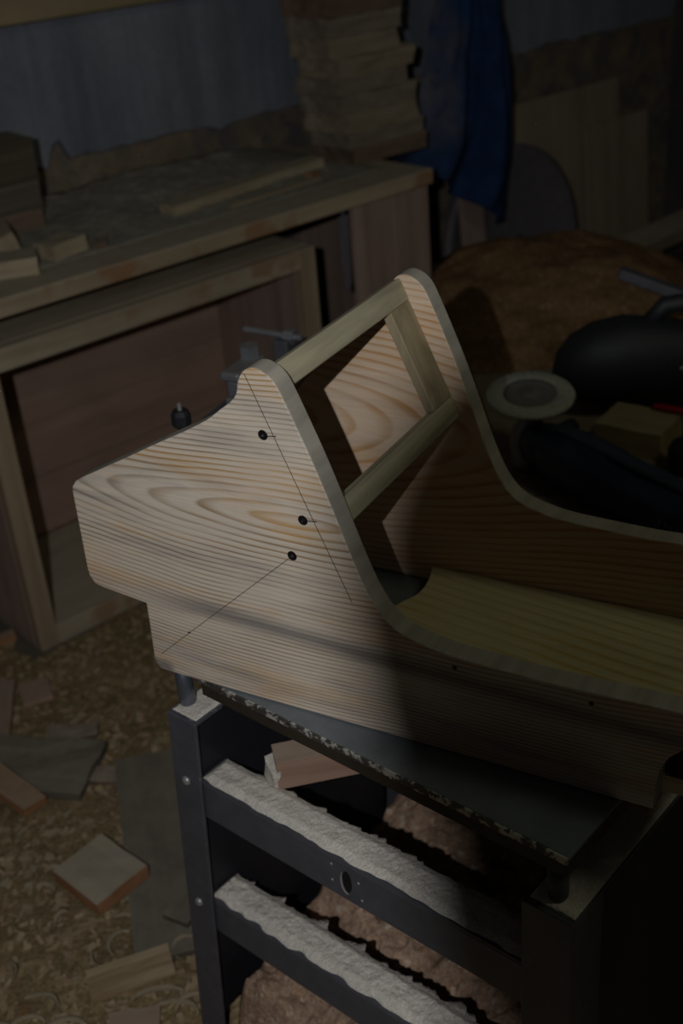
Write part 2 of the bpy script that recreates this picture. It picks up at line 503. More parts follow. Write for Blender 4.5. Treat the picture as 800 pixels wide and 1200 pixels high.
# frames of reference ------------------------------------------------
WALL_O = Vector((-0.689, 2.211, 0)); WALL_R = RAD(40)
def W2(a, b, z=0.0):
    c, s = math.cos(WALL_R), math.sin(WALL_R)
    return Vector((WALL_O.x + a * c - b * s, WALL_O.y + a * s + b * c, z))
STAND_O = Vector((-0.19, 1.123, 0)); STAND_R = RAD(-42.5)
def S2(p, q, z=0.0):
    c, s = math.cos(STAND_R), math.sin(STAND_R)
    return Vector((STAND_O.x + p * c - q * s, STAND_O.y + p * s + q * c, z))

# ================================================================== SETTING
bm = bmesh.new(); bm_box(bm, (-4.0, -2.5, -.12), (4.5, 6.0, 0.0))
structure(link('floor', from_bm(bm, 'floor'), M['concrete']))

# back wall: brown rough render below, blue-grey plaster coat above with a ragged lower edge
wb = structure(link('wall_back', grid_mesh('wall_back', 110, 34, lambda i, j: (
    -2.6 + i * 6.1, .6 + .012 * nz(i * 40, j * 14) + .006 * nz(i * 120, j * 40), -.01 + j * 1.0), M['rough_wall']), None,
    None, W2(0, 0), (0, 0, WALL_R)))
bm = bmesh.new(); bm_box(bm, (-2.6, .63, -.01), (3.5, .80, 2.7))
link('wall_core', from_bm(bm, 'wall_core'), M['rough_wall'], wb)
pts = []
x = -2.6
while x < 3.2:
    pts.append((x, .892 + .016 * nz(x * 5, 3) + .012 * nz(x * 19, 8) + (.05 if .55 < x < .60 else 0)))
    x += .022
pts += [(3.2, .95), (3.2, 2.7), (-2.6, 2.7)]
prism('plaster_coat', pts, .578, .635, M['plaster'], wb, .004)
bm = bmesh.new(); bm_box(bm, (3.22, -2.4, 0), (3.38, .62, 2.7))
structure(link('wall_right', from_bm(bm, 'wall_right'), M['rightwall'], None, W2(0, 0), (0, 0, WALL_R)))
tr = structure(box('trim_1', (-1.6, .515, 1.222), (1.25, .576, 1.31), M['beam'], None, .004, None, W2(0, 0), (0, 0, WALL_R)))
structure(box('trim_2', (3.12, .30, 0.0), (3.215, .42, 2.6), M['post'], None, .004, None, W2(0, 0), (0, 0, WALL_R)))

# ================================================================== WOODEN SEAT
seat = empty('wooden_seat', (-0.226, 1.128, 0.70), RAD(-30.874),
             'unfinished pine seat frame with high curved sides standing on the steel table', 'seat frame')
top_curve = catmull([(.467, .116), (.399, .118), (.359, .121), (.323, .130), (.303, .143), (.288, .165), (.276, .193), (.265, .224),
                     (.256, .251), (.239, .298), (.222, .340), (.210, .368), (.203, .381), (.194, .389), (.182, .393), (.171, .3895),
                     (.163, .379), (.1585, .364), (.150, .354), (.138, .345), (.118, .330), (.089, .3135)], False, 4)
outline = ([(.006, 0), (.573, 0), (.574, .030), (.577, .050), (.584, .065), (.596, .078), (.64, .087), (.80, .09), (.812, .098),
            (.815, .108), (.812, .118), (.80, .125), (.70, .122), (.593, .119)] + top_curve +
           [(.05, .2935), (.012, .273), (-.055, .238), (-.068, .230), (-.0745, .222), (-.0755, .213), (-.077, .118), (-.076, .108),
            (-.070, .0985), (-.060, .096), (.0005, .089), (.0, .06), (-.002, .015), (0, .006)])
TH = .025
VIN = .288
far_outline = [(u_ + .016, w_ - max(0, .11 - u_) * (.55 if w_ > .15 and u_ < .11 else 0)) for u_, w_ in outline]
near = prism('side_panel', outline, 0, TH, M['panel'], seat)
near['label'] = 'near pine side with pencil lines and three dark screws'
far = prism('side_panel', far_outline, VIN, VIN + TH, M['panel_far'], seat)
for pn in (near, far):                       # planed edges have gone grey
    pn.data.materials.append(M['panel_edge'])
    for pl in pn.data.polygons:
        if abs(pl.normal.y) < .5: pl.material_index = 1
for i, (u_, w_) in enumerate(((.184, .325), (.219, .239), (.202, .195))):
    lathe('screw', [(0, -.0002), (.0016, -.0002), (.0018, .0003), (.0046, .0004), (.0054, .0001), (.0054, -.004), (0, -.004)], M['screw'], near, 16,
          (u_, -.0002, w_), (RAD(90), 0, 0))
def pencil(a, b, wd=.0007):
    a = Vector((a[0], 0, a[1])); b = Vector((b[0], 0, b[1]))
    d = (b - a).normalized(); n = Vector((-d.z, 0, d.x)) * wd * .5
    bm = bmesh.new()
    q = [a + n, b + n, b - n, a - n]
    lo_ = [bm.verts.new((p.x, .0004, p.z)) for p in q]; hi_ = [bm.verts.new((p.x, -.00022, p.z)) for p in q]
    bm.faces.new(hi_); bm.faces.new(lo_)
    for k in range(4): bm.faces.new((lo_[k], lo_[(k + 1) % 4], hi_[(k + 1) % 4], hi_[k]))
    link('pencil_line', from_bm(bm, 'pencil_line'), M['pencil'], near)
pencil((.171, .386), (.2665, .155)); pencil((.200, .193), (.010, .023))
pencil((.189, .3245), (.199, .326), .0011); pencil((.223, .239), (.235, .2405), .0011)
# tiny knots of the lower rail
for u_, w_ in ((.375, .107), (.511, .105), (.055, .064)):
    bm = bmesh.new(); tube_bm(bm, [(u_, -.0004, w_), (u_, .002, w_)], .0024 if u_ > .1 else .0014, 8)
    link('knot', from_bm(bm, 'knot'), M['screw'], near)
# slanted back frame: two rails and two stiles
sdir = Vector((.40, 0, -.9165)).normalized(); ndir = Vector((.9165, 0, .40)).normalized()
P0 = Vector((.1915, 0, .389))
def frame_part(name, s0, s1, v0, v1, n0, n1, mat):
    bm = bmesh.new()
    bm_box(bm, (s0, v0, n0), (s1, v1, n1), .0012)
    for v in bm.verts:
        v.co = P0 + sdir * v.co.x + Vector((0, v.co.y, 0)) + ndir * v.co.z
    return link(name, from_bm(bm, name), mat, seat)
frame_part('top_rail', 0, .0265, TH, VIN, -.014, 0, M['rail'])
frame_part('bottom_rail', .146, .171, TH, VIN, -.014, 0, M['rail'])
frame_part('stile', .0265, .146, VIN - .046, VIN, -.012, -.0004, M['stile'])
bm = bmesh.new(); bm_box(bm, (.575, TH + .0015, .0225), (.80, TH + .024, .086), .0015)  # dark block added to keep the notch dark, hiding the lit board
fr = link('dark_filler', from_bm(bm, 'dark_filler'), M['darkfiller'], seat); fr['label'] = 'added dark filler keeping the notch of the near side dark'
# floor board between the sides, its far end cut crooked
ol = catmull([(.216, VIN - .001), (.223, .265), (.227, .24), (.225, .22), (.216, .20), (.207, .17), (.201, .10), (.20, TH + .001)], False, 3) + [(.606, TH + .001), (.606, VIN - .001)]
bm = bmesh.new()
lo_ = [bm.verts.new((p[0], p[1], .002)) for p in ol]; hi_ = [bm.verts.new((p[0], p[1], .0215)) for p in ol]
bm.faces.new(lo_); bm.faces.new(hi_)
for k in range(len(ol)):
    j = (k + 1) % len(ol)
    bm.faces.new((lo_[k], lo_[j], hi_[j], hi_[k]))
link('floor_board', from_bm(bm, 'floor_board'), M['board'], seat)

# ================================================================== STEEL STAND
stand = empty('steel_stand', STAND_O, STAND_R,
              'black steel stand with dusty angle rails carrying a flat table plate', 'stand')
LT = .622
def leg(p0, p1, q0, q1, spl_p=0, spl_q=0, inner=False, name='leg', back=False):
    """Angle iron: a front flange, and a side flange on its outer side."""
    bm = bmesh.new()
    t = .005
    f0, f1 = (q0, q0 + t) if not back else (q1 - t, q1)
    bm_box(bm, (p0, f0, 0), (p1, f1, LT), .001)
    if inner: bm_box(bm, (p1 - t, q0 + t if not back else q0, 0), (p1, q1 if not back else q1 - t, LT), .001)
    else: bm_box(bm, (p0, q0 + t if not back else q0, 0), (p0 + t, q1 if not back else q1 - t, LT), .001)
    bm_box(bm, (p0 + .001, q0 + t, LT - .006), (p1 - .001, q1 - t, LT - .0002), .0008)
    for v in bm.verts:
        k = 1 - v.co.z / LT
        v.co.x += spl_p * k; v.co.y += spl_q * k
    return link(name, from_bm(bm, name), M['blacksteel'], stand)
l1 = leg(-.046, .002, -.007, .046, -.05, -.004)
l2 = leg(.452, .508, -.008, .05, 0.0, -.004, True)
leg(-.046, .002, .36, .407, -.05, .004, back=True)
leg(.462, .508, .36, .407, .02, .004, True, back=True)
def angle_rail(name, p0, p1, q0, z_top, h=.06, d=.048, t=.004, flip=False):
    bm = bmesh.new()
    qa, qb = (q0, q0 + d) if not flip else (q0 - d, q0)
    bm_box(bm, (p0, qa, z_top - t), (p1, qb, z_top), .0008)
    if not flip: bm_box(bm, (p0, qa, z_top - h), (p1, qa + t, z_top - t), .0008)
    else: bm_box(bm, (p0, qb - t, z_top - h), (p1, qb, z_top - t), .0008)
    return link(name, from_bm(bm, name), M['blacksteel'], stand)
r1 = angle_rail('upper_rail', -.022, .456, .0, .525)
r2 = angle_rail('lower_rail', -.042, .456, .0, .313)
angle_rail('upper_rail', -.004, .465, .40, .525, flip=True)
angle_rail('lower_rail', -.02, .465, .40, .313, flip=True)
for p0, p1 in ((-.045, .0), (.455, .508)):                     # cross angles joining the leg tops front to back
    bm = bmesh.new()
    bm_box(bm, (p0, .04, LT - .004), (p1, .365, LT), .0008)
    link('cross_angle', from_bm(bm, 'cross_angle'), M['blacksteel'], stand)
sh = box('side_sheet', (-.012, .006, .08), (-.009, .37, LT - .007), M['blacksheet'], stand, .0005)
for v in sh.data.vertices: v.co.x -= .05 * (1 - v.co.z / LT)
box('side_sheet', (.5035, .045, .06), (.5065, .37, LT - .005), M['blacksheet'], stand, .0005)
# table plate on four adjusting bolts
box('plate_frame', (.016, .0, .668), (.496, .40, .692), M['plate_edge'], stand, .002)
box('top_plate', (.014, -.003, .692), (.499, .403, .6985), M['plate'], stand, .0015)
bm = bmesh.new()
for k in range(60):                                  # lip of the plate, knocked uneven
    pa, pb = .014 + .485 * k / 60, .014 + .485 * (k + 1) / 60
    bm_box(bm, (pa, -.0056 + .0008 * nz(k * .7, 2), .6915 + .001 * nz(k * .5, 5)), (pb, -.0028, .6990 + .0006 * nz(k * .9, 7)))
link('worn_lip', from_bm(bm, 'worn_lip'), M['lip'], stand)['label'] = 'worn pale lip of the dark plate'
for p, q in ((-.035, .018), (.478, .016), (-.035, .385), (.478, .385)):
    bm = bmesh.new()
    tube_bm(bm, [(p, q, LT - .001), (p, q, LT + .004), (p, q, .668 if p > 0 else .699)], [.008, .0105, .0105], 14)
    link('adjusting_bolt', from_bm(bm, 'adjusting_bolt', True), M['zinc'] if p < 0 else M['blacksteel'], stand)
# rivets on the left leg, keyhole slot and specks on the upper rail
for z_ in (.522, .305):
    k = 1 - z_ / LT
    lathe('rivet', [(0, .0045), (.004, .004), (.0062, .0018), (.0068, -.002), (0, -.002)], M['rivet'], l1, 14,
          (-.0225 - .05 * k, -.0072 - .004 * k, z_), (RAD(90), 0, 0))
ring = [(.218 + .0065 * math.cos(t), -.0004, .495 + .016 * math.sin(t)) for t in [2 * math.pi * k / 20 for k in range(20)]]
bm = bmesh.new()
tube_bm(bm, [(.218 + .0085 * math.cos(t), -.0006, .495 + .0185 * math.sin(t)) for t in [RAD(140 + 14 * k) for k in range(11)]],
        [.0004 + .0013 * math.sin(math.pi * k / 10) for k in range(11)], 6)
slot = link('slot_rim', from_bm(bm, 'slot_rim'), M['rivet'], r1)
prism('slot_hole', [(p[0], p[2]) for p in ring], -.0007, .0003, M['lampblack'], r1, 0)
for p, z_ in ((.195, .485), (.235, .503), (.238, .478), (.196, .51)):
    lathe('hole_rim', [(0, .0006), (.0016, .0008), (.0022, 0), (0, 0)], M['rivet'], r1, 10, (p, 0, z_), (RAD(90), 0, 0))

# sawdust lying on the stand (nobody could count it)
def dust_strip(name, label, p0, p1, q0, q1, z0, h, seed, n=240, m=26, ragged=.006):
    def fn(i, j):
        ed = min(1, min(i, 1 - i) * 60) * min(1, (j) * 5) * min(1, (1 - j) * 4)
        p = p0 + (p1 - p0) * i
        q = q0 + (q1 - q0) * j
        pp_, qq_ = p, q
        if j == 0: q += ragged * .5 * nz(i * 26, seed)
        if j == 1: q += ragged * nz(i * 22 + 5, seed) + ragged * .7 * nz(i * 70, seed)
        z = z0 + .0006 + ed * h * (.8 + .25 * nz(p * 30, q * 30, seed) + .14 * nz(p * 110, q * 110, seed) + .12 * nz(p * 300, q * 300, seed))
        return (p, q, z)
    o = link(name, grid_mesh(name, n, m, fn, M['dust'], True, z0 + .0002), None, None, STAND_O, STAND_R)
    return tag(o, label, 'sawdust', None, 'stuff')
dust_strip('sawdust_layer', 'pale fine sawdust layer along the upper rail of the steel stand', -.014, .452, .003, .049, .525, .006, 1.5)
dust_strip('sawdust_layer', 'thick crumbly sawdust layer along the lower rail of the steel stand', -.036, .452, .002, .051, .313, .010, 7.5, ragged=.01)
dust_strip('sawdust_layer', 'sawdust patch on the leg top under the pine seat corner', -.043, -.002, -.001, .10, LT, .003, 3.3, 14, 30, .002)
dust_strip('sawdust_layer', 'dim sawdust patch on the leg top under the bare plate corner', .457, .506, .0, .36, LT, .003, 4.3, 14, 60, .002)

# board left lying inside the stand, on the upper rail
bb = empty('scrap_board', S2(.070, .052, .5312), STAND_R + RAD(52), 'short planed board poking out above the upper rail of the stand', 'board')
rough_block('board_body', (.26, .036, .040), M['offcut_pk'], bb, .0015, (.128, .0, 0), (0, 0, 0), 4, 3)
rough_block('splintered_end', (.014, .034, .026), M['dust'], bb, .006, (-.006, .0, .001), (0, 0, .1), 9, 4)

# heap of shavings on the floor under the stand
def heap_fn(i, j):
    p = -.0 + .56 * i; q = -.20 + .80 * j
    e = min(1, i * 16 + .3) * min(1, (1 - i) * 6) * min(1, j * 5) * min(1, (1 - j) * 5)
    z = e * (.13 + .07 * max(0, (q - .02)) / .4 + .016 * nz(p * 14, q * 14) + .010 * nz(p * 40, q * 40) + .008 * nz(p * 90, q * 90, 2))
    return (p, q, max(.001, z))
def heap_fn2(i, j):
    p = -.03 + .63 * i; q = .003 + .62 * j
    e = min(1, i * 12 + .75) * min(1, (1 - i) * 6) * min(1, j * 22 + .45) * min(1, (1 - j) * 5)
    z = e * (.150 + .10 * max(0, (q - .05)) / .4 + .018 * nz(p * 14, q * 14) + .012 * nz(p * 40, q * 40) + .009 * nz(p * 95, q * 95, 2))
    return (p, q, max(.001, z))
o = link('shavings_heap', grid_mesh('shavings_heap', 130, 130, heap_fn2, M['heap'], True, .0005), None, None, STAND_O, STAND_R)
tag(o, 'pinkish heap of coarse sawdust under the black steel stand', 'sawdust heap', None, 'stuff')

# ================================================================== WORKBENCH AND CABINET
bench = empty('workbench', W2(0, 0), WALL_R, 'long wooden workbench with a sawdust covered top along the plastered wall', 'workbench')
box('worktop', (-1.2, -.012, .762), (1.285, .575, .800), M['bench'], bench, .003)
for i in range(2):
    box('end_board', (1.022 + i * .128, -.0, 0), (1.148 + i * .128, .022, .762), M['redboard_v'], bench, .002)
box('end_panel', (1.255, .024, 0), (1.277, .56, .762), M['redboard_v'], bench, .002)
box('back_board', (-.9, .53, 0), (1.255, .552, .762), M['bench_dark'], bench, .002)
box('leg', (-1.15, .0, 0), (-1.07, .08, .762), M['cab_v'], bench, .002)
box('leg', (-1.15, .46, 0), (-1.07, .54, .762), M['cab_v'], bench, .002)

cab = empty('cabinet', W2(0, 0), WALL_R, 'open fronted wooden cabinet with reddish boarded back under the workbench', 'cabinet')
box('stile', (.0, .0, 0), (.046, .03, .70), M['cab_v'], cab, .002)
box('stile', (.842, .0, 0), (.888, .03, .70), M['cab_v'], cab, .002)
box('top_rail', (.046, .0, .652), (.842, .032, .70), M['cab'], cab, .002)
box('bottom_rail', (.046, .0, .0), (.842, .03, .048), M['cab'], cab, .002)
box('bottom_board', (.02, .03, .03), (.868, .40, .046), M['offcut'], cab, .002)
box('top_board', (.0, .032, .682), (.888, .42, .70), M['cab'], cab, .002)
box('side_board', (.0, .03, 0), (.02, .42, .682), M['redboard_v'], cab, .002)
box('side_board', (.868, .03, 0), (.888, .42, .682), M['redboard_v'], cab, .002)
zz = [.046, .20, .345, .50, .682]
for i in range(4):
    box('back_plank', (.02, .40 + (.003 if i % 2 else 0), zz[i] + .001), (.868, .42, zz[i + 1] - .001), M['redboard'], cab, .002)

# dark flat bar hung under the worktop beside the cabinet
bar = empty('flat_bar', W2(1.0, .02), WALL_R, 'dark narrow steel bar hanging under the worktop beside the cabinet', 'steel bar')
prism('blade', [(-.012, .60), (-.006, .555), (.004, .550), (.014, .57), (.018, .64), (.018, .74), (-.012, .74)], .0, .006, M['darkmetal'], bar, .001)
tube('hanging_pin', [(.003, .003, .736), (.003, .003, .762)], .004, M['zinc'], bar)

# sawdust bank on the worktop against the wall
def bank(i, j):
    a = -.6 + 1.82 * i; b = .10 + .455 * j
    f = j ** 1.3
    z = .8006 + .042 * f * (.75 + .45 * nz(a * 3.2, 1.2) + .15 * nz(a * 9, b * 9)) + .006 * max(0, nz(a * 26, b * 26)) + .004 * nz(a * 60, b * 60)
    z *= 1.0
    e = min(1, j * 6) * min(1, (1 - i) * 10)
    z = .8006 + (z - .8006) * e
    return (a, b, max(.8006, z))
o = link('sawdust_bank', grid_mesh('sawdust_bank', 150, 40, bank, M['bankdust'], True, .8004), None, None, W2(0, 0), WALL_R)
tag(o, 'bank of dusty wood waste on the workbench against the wall', 'sawdust', None, 'stuff')

def on_bench(a, b, rz, z=.801):
    return W2(a, b, z), (0, 0, WALL_R + rz)
# stack of short rough planks at the bench end
z = .801
kinds = ['slab_c', 'slab', 'slab_b', 'slab', 'slab', 'slab_b', 'slab_b', 'slab', 'slab_c', 'slab', 'slab_b']
words = ['bottom', 'second', 'third', 'fourth', 'fifth', 'sixth', 'seventh', 'eighth', 'ninth', 'tenth', 'eleventh']
rs = random.Random(3)
for i in range(11):
    h = .038 + .012 * rs.random()
    L_ = .235 + .035 * rs.random(); D = .15 + .02 * rs.random()
    a0 = 1.19 - .0075 * i + .014 * rs.random(); b0 = .165 + .014 * rs.random() + .002 * i
    loc, rot = on_bench(a0 + L_ / 2, b0 + D / 2, RAD(rs.uniform(-3, 3)), z)
    o = rough_block('rough_plank', (L_, D, h), M[kinds[i]], None, .007, loc, rot, 3 + i * 4.7, 4)
    tag(o, ('bottom plank of the tall rough stack on the workbench end' if i == 0 else
            words[i] + ' plank from the bottom of the tall rough stack on the workbench'), 'plank', 'rough planks stacked on the bench end')
    z += h + .0006

# dark boards standing at the far bench end, offcuts, lath
for i, (z0, h, mt, lab) in enumerate(((.801, .055, 'slab_c', 'lowest dark board of the squat stack beside the pale offcuts'),
                                     (.8565, .062, 'greyboard', 'middle greyish board of the squat stack beside the pale offcuts'),
                                     (.919, .092, 'darkboard', 'thick dark top board of the squat stack beside the pale offcuts'))):
    loc, rot = on_bench(.235 + .003 * i, .41, RAD(1 - i), z0)
    o = rough_block('dark_board', (.31, .12, h), M[mt], None, .0025, loc, rot, 30 + i * 3, 4)
    tag(o, lab, 'board', 'dark boards stacked on the bench')
def piece(name, size, mat, loc, rot, label, cat, seed, group=None, amp=.0025, taper=0):
    o = rough_block(name, size, mat, None, amp, loc, rot, seed, 3, taper)
    return tag(o, label, cat, group)
loc, rot = on_bench(.235, .255, RAD(70)); rot = (RAD(-16), 0, rot[2]); loc.z = .812
piece('offcut', (.12, .06, .045), M['offcut'], loc, rot, 'pale tilted wedge offcut leaning at the dark boards on the bench', 'offcut', 11, 'offcuts on the bench')
loc, rot = on_bench(.185, .125, RAD(-28))
piece('offcut', (.10, .085, .035), M['offcut'], loc, rot, 'flat square pale offcut at the front of the bench', 'offcut', 12, 'offcuts on the bench')
loc, rot = on_bench(.315, .155, RAD(14))
piece('offcut', (.095, .06, .032), M['offcut'], loc, rot, 'small pale block beside the square offcut on the bench', 'offcut', 13, 'offcuts on the bench')
loc, rot = on_bench(.40, .135, RAD(60))
piece('offcut', (.05, .03, .012), M['slab_c'], loc, rot, 'thin brown chip lying in the bench sawdust', 'offcut', 14, 'offcuts on the bench')
loc, rot = on_bench(.885, .235, RAD(7)); 
piece('lath', (.52, .05, .026), M['offcut'], loc, rot, 'long pale lath lying on the bench before the rough plank stack', 'lath', 15)
loc, rot = on_bench(.90, .145, RAD(4)); 
piece('lath', (.30, .022, .010), M['slab_b'], loc, rot, 'thin narrow lath strip on the bench in front of the long one', 'lath', 16)
loc, rot = on_bench(1.05, .18, RAD(20))
piece('offcut', (.035, .022, .016), M['offcut_or'], loc, rot, 'tiny orange chip at the foot of the rough plank stack', 'offcut', 17, 'offcuts on the bench')

# ================================================================== BLUE CLOTH
cl_left = [(1.69, 1.30), (1.672, 1.136), (1.638, 1.009), (1.598, .903), (1.552, .819), (1.47, .745)]
cl_right = [(1.90, 1.30), (1.905, 1.108), (1.939, .988), (1.971, .815), (1.978, .61), (1.925, .448)]
def lerp_list(l, t):
    t *= len(l) - 1
    i = min(int(t), len(l) - 2); f = t - i
    return [l[i][k] * (1 - f) + l[i + 1][k] * f for k in range(2)]
cl_l = catmull(cl_left, False, 5); cl_r = catmull(cl_right, False, 5)
def cloth(i, j):
    L_ = lerp_list(cl_l, j); R_ = lerp_list(cl_r, j)
    a = L_[0] * (1 - i) + R_[0] * i; z = L_[1] * (1 - i) + R_[1] * i
    z -= .03 * math.sin(i * math.pi) * (j ** 4) * -.3
    amp = .042 * (.5 + .8 * j)
    b = .30 + amp * math.sin(i * 13 + 1.2 * math.sin(j * 3) + .6) * (1 - .3 * i) + .012 * math.sin(i * 29 + j * 4) + .012 * nz(i * 4, j * 5)
    b -= .05 * max(0, .35 - i) * j
    return (a - 1.5, b, z)
me = grid_mesh('blue_cloth', 70, 60, cloth, M['cloth'])
o = link('blue_cloth', me, None, None, W2(0, 0) + Vector((1.5 * math.cos(WALL_R), 1.5 * math.sin(WALL_R), 0)), (0, 0, WALL_R))
sol = o.modifiers.new('thickness', 'SOLIDIFY'); sol.thickness = .004
tag(o, 'dusty dark blue cloth hanging in folds beside the rough plank stack', 'cloth')
hook = empty('wall_hook', W2(1.80, .578, 1.29), WALL_R, 'steel hook arm on the wall holding up the blue cloth', 'hook')
tube('hook_arm', [(0, 0, 0), (0, -.20, .0), (0, -.285, .005), (0, -.30, .03)], .006, M['blacksteel'], hook)
box('hook_plate', (-.02, -.004, -.04), (.02, .0, .04), M['blacksteel'], hook, .001)

# ================================================================== FAR CORNER
lid = empty('round_lid', W2(2.085, .38), WALL_R, 'large dark round metal lid leaning on the wall behind the sawdust pile', 'lid')
lathe('disc', [(0, .0), (.29, .0), (.308, -.010), (.325, .0), (.325, .022), (.308, .026), (.29, .012), (0, .012)], M['darkmetal'], lid, 56,
      (0, .045, .327), (RAD(84), 0, 0))
lathe('handle', [(0, .0), (.03, 0), (.034, .012), (.02, .026), (0, .028)], M['blacksteel'], lid, 20, (0, .022, .335), (RAD(84), 0, 0))
def leaning(name, a0, a1, h, b, th, mat, label, cat, lean=4, rot=0):
    e = box(name, (a0, -th / 2, 0), (a1, th / 2, h), mat, None, .002, None, W2(0, 0) , (RAD(-lean), 0, WALL_R))
    e.location = W2(0, b, .0)
    return tag(e, label, cat)
leaning('plywood_sheet', 2.12, 2.845, .735, .53, .012, M['ply'], 'tall brown plywood sheet leaning on the wall behind the round lid', 'plywood', 3)
leaning('plywood_sheet', 2.62, 2.99, .60, .50, .012, M['ply'], 'shorter brown plywood sheet overlapping the taller one at the wall', 'plywood', 4)
leaning('leaning_plank', 1.81, 1.905, .56, .345, .02, M['redboard_v'], 'short reddish plank standing below the blue cloth', 'plank', 5)
e = rough_block('pale_plank', (.95, .10, .045), M['slab_b'], None, .003, W2(2.66, .18, .262), (RAD(12), RAD(-1), WALL_R), 50, 4)
tag(e, 'pale plank lying across the back of the large sawdust pile', 'plank')

# big sawdust pile on the floor
def pile(i, j):
    x = -.35 + 2.7 * i; y = 2.05 + 1.75 * j
    dx = abs(x - .60) / (.66 if x < .60 else .80); dy = abs(y - 2.95) / (1.05 if y < 2.95 else .62)
    r = (dx ** (3.2 if x < .6 else 2.0) + dy ** 2.2)
    z = .615 * max(0, 1 - r) if r < 1 else 0
    z = max(z, 0)
    k = min(1, z * 6)
    z += k * (.018 * nz(x * 6, y * 6) + .009 * nz(x * 18, y * 18) + .005 * nz(x * 50, y * 50))
    return (x, y, max(.0008, z))
def to_wall(x, y):
    c, s_ = math.cos(WALL_R), math.sin(WALL_R)
    rx, ry = x - WALL_O.x, y - WALL_O.y
    return rx * c + ry * s_, -rx * s_ + ry * c
def pile_keep(x, y, z):
    a, b = to_wall(x, y)
    return z > .001 and b < .38 and a < 3.08 and not (a < 1.31 and b > -.05) and (z > .004 or True)
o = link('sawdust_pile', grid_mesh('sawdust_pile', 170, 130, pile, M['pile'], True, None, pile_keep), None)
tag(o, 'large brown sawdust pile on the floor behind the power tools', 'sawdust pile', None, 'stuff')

# ================================================================== WORK SUPPORT BEHIND THE SEAT
ws = empty('work_support', (-.125, 1.626, 0), RAD(62), 'grey metal clamping stand showing above the pine seat back edge', 'clamp stand')
tube('post', [(0.0, 0, .012), (0, 0, .80)], .02, M['blacksteel'], ws, 14)
lathe('foot', [(0, .0), (.15, 0), (.15, .008), (.05, .02), (.024, .05), (0, .05)], M['blacksteel'], ws, 28)
box('cross_bar', (-.19, -.018, .795), (.22, .018, .822), M['blacksteel'], ws, .002)
# bracket plate with a hole
bm = bmesh.new()
bm_box(bm, (-.052, -.026, .822), (.018, .004, .835), .003)
bm_box(bm, (-.050, -.022, .835), (-.018, .0, .862), .004)
bm_box(bm, (-.056, -.026, .862), (.026, .006, .876), .004)
link('bracket', from_bm(bm, 'bracket'), M['greymetal'], ws)
tube('bracket_hole', [(-.034, -.0265, .869), (-.034, -.024, .869)], .006, M['lampblack'], ws, 14)
tube('clamp_nut', [(.012, -.008, .874), (.012, -.008, .894)], .015, M['greymetal'], ws, 6)
tube('clamp_screw', [(.13, -.03, .862), (.13, .07, .868)], .005, M['greymetal'], ws, 10)
tube('screw_nut', [(.13, -.018, .8625), (.13, -.002, .8635)], .012, M['greymetal'], ws, 6)
box('screw_block', (.112, -.012, .822), (.148, .014, .860), M['blacksteel'], ws, .003)
lathe('knob', [(0, .02), (.010, .02), (.0135, .014), (.0135, .0), (.010, -.004), (.006, -.006), (.006, -.032), (0, -.032)], M['blackplastic'], ws, 12, (-.168, 0, .848), smooth=False)
tube('knob_stud', [(-.168, 0, .864), (-.168, 0, .878)], .003, M['rivet'], ws, 8)

# ================================================================== TOOL TABLE
TZ = .52
tt = empty('tool_table', (.30, 1.42, 0), 0, 'low wooden table under the power tools behind the pine seat', 'table')
for i in range(5):
    box('top_plank', (.0, .185 * i + .001, TZ - .03), (1.0, .185 * i + .184, TZ), M['tabletop'], tt, .002)
for lx in (.05, .89):
    for ly in (.04, .82):
        box('leg', (lx, ly, 0), (lx + .06, ly + .06, TZ - .03), M['cab_v'], tt, .002)
box('apron', (.05, .055, TZ - .11), (.95, .075, TZ - .03), M['cab'], tt, .002)
box('apron', (.05, .845, TZ - .11), (.95, .865, TZ - .03), M['cab'], tt, .002)

# angle grinder lying with its flap disc up
gr = empty('angle_grinder', (.343, 1.898, TZ), math.atan2(1.50 - 1.86, .545 - .345), 'dark blue angle grinder with a pale flap disc facing up', 'angle grinder')
lathe('flap_disc', [(0, .004), (.011, .004), (.012, .0), (.030, -.004), (.036, .002), (.074, .004), (.077, .0), (.076, -.006), (0, -.008)], M['abrasive'], gr, 72,
      (0, 0, .140), (RAD(4), RAD(6), 0), ripple=.0012)
lathe('disc_hub', [(0, .006), (.008, .006), (.010, .004), (.040, .0036), (.046, .0046), (.044, -.002), (0, -.002)], M['abrasive_hub'], gr, 32, (0, 0, .1405), (RAD(4), RAD(6), 0))
lathe('gear_head', [(0, .0), (.026, .0), (.034, .012), (.036, .05), (.030, .078), (.020, .090), (.020, .112), (.012, .114), (.012, .136), (0, .136)], M['greymetal'], gr, 20)
bm = bmesh.new()
sect = [(.01, .034), (.045, .040), (.06, .037), (.075, .048), (.20, .050), (.21, .045), (.28, .042), (.36, .046), (.42, .048), (.43, .036)]
prev = None
for xx, rr in sect:
    ring_ = []
    for k in range(18):
        t = 2 * math.pi * k / 18
        c, s = math.cos(t), math.sin(t)
        q = (abs(c) ** 3 + abs(s) ** 3) ** (-1 / 3)
        ring_.append(bm.verts.new((xx, rr * q * c, .056 + rr * q * s)))
    if prev:
        for k in range(18): bm.faces.new((prev[k], prev[(k + 1) % 18], ring_[(k + 1) % 18], ring_[k]))
    else: bm.faces.new(ring_)
    prev = ring_
bm.faces.new(prev)
link('motor_body', from_bm(bm, 'motor_body', True), M['blueplastic'], gr)
box('top_rib', (.07, -.014, .100), (.42, .014, .111), M['bluegrey_highlight'], gr, .004, seg=2)
for k in range(5):
    box('vent_slot', (.36 + k * .012, -.0505, .04), (.365 + k * .012, -.040, .066), M['bluegrey_highlight'], gr, .0005)
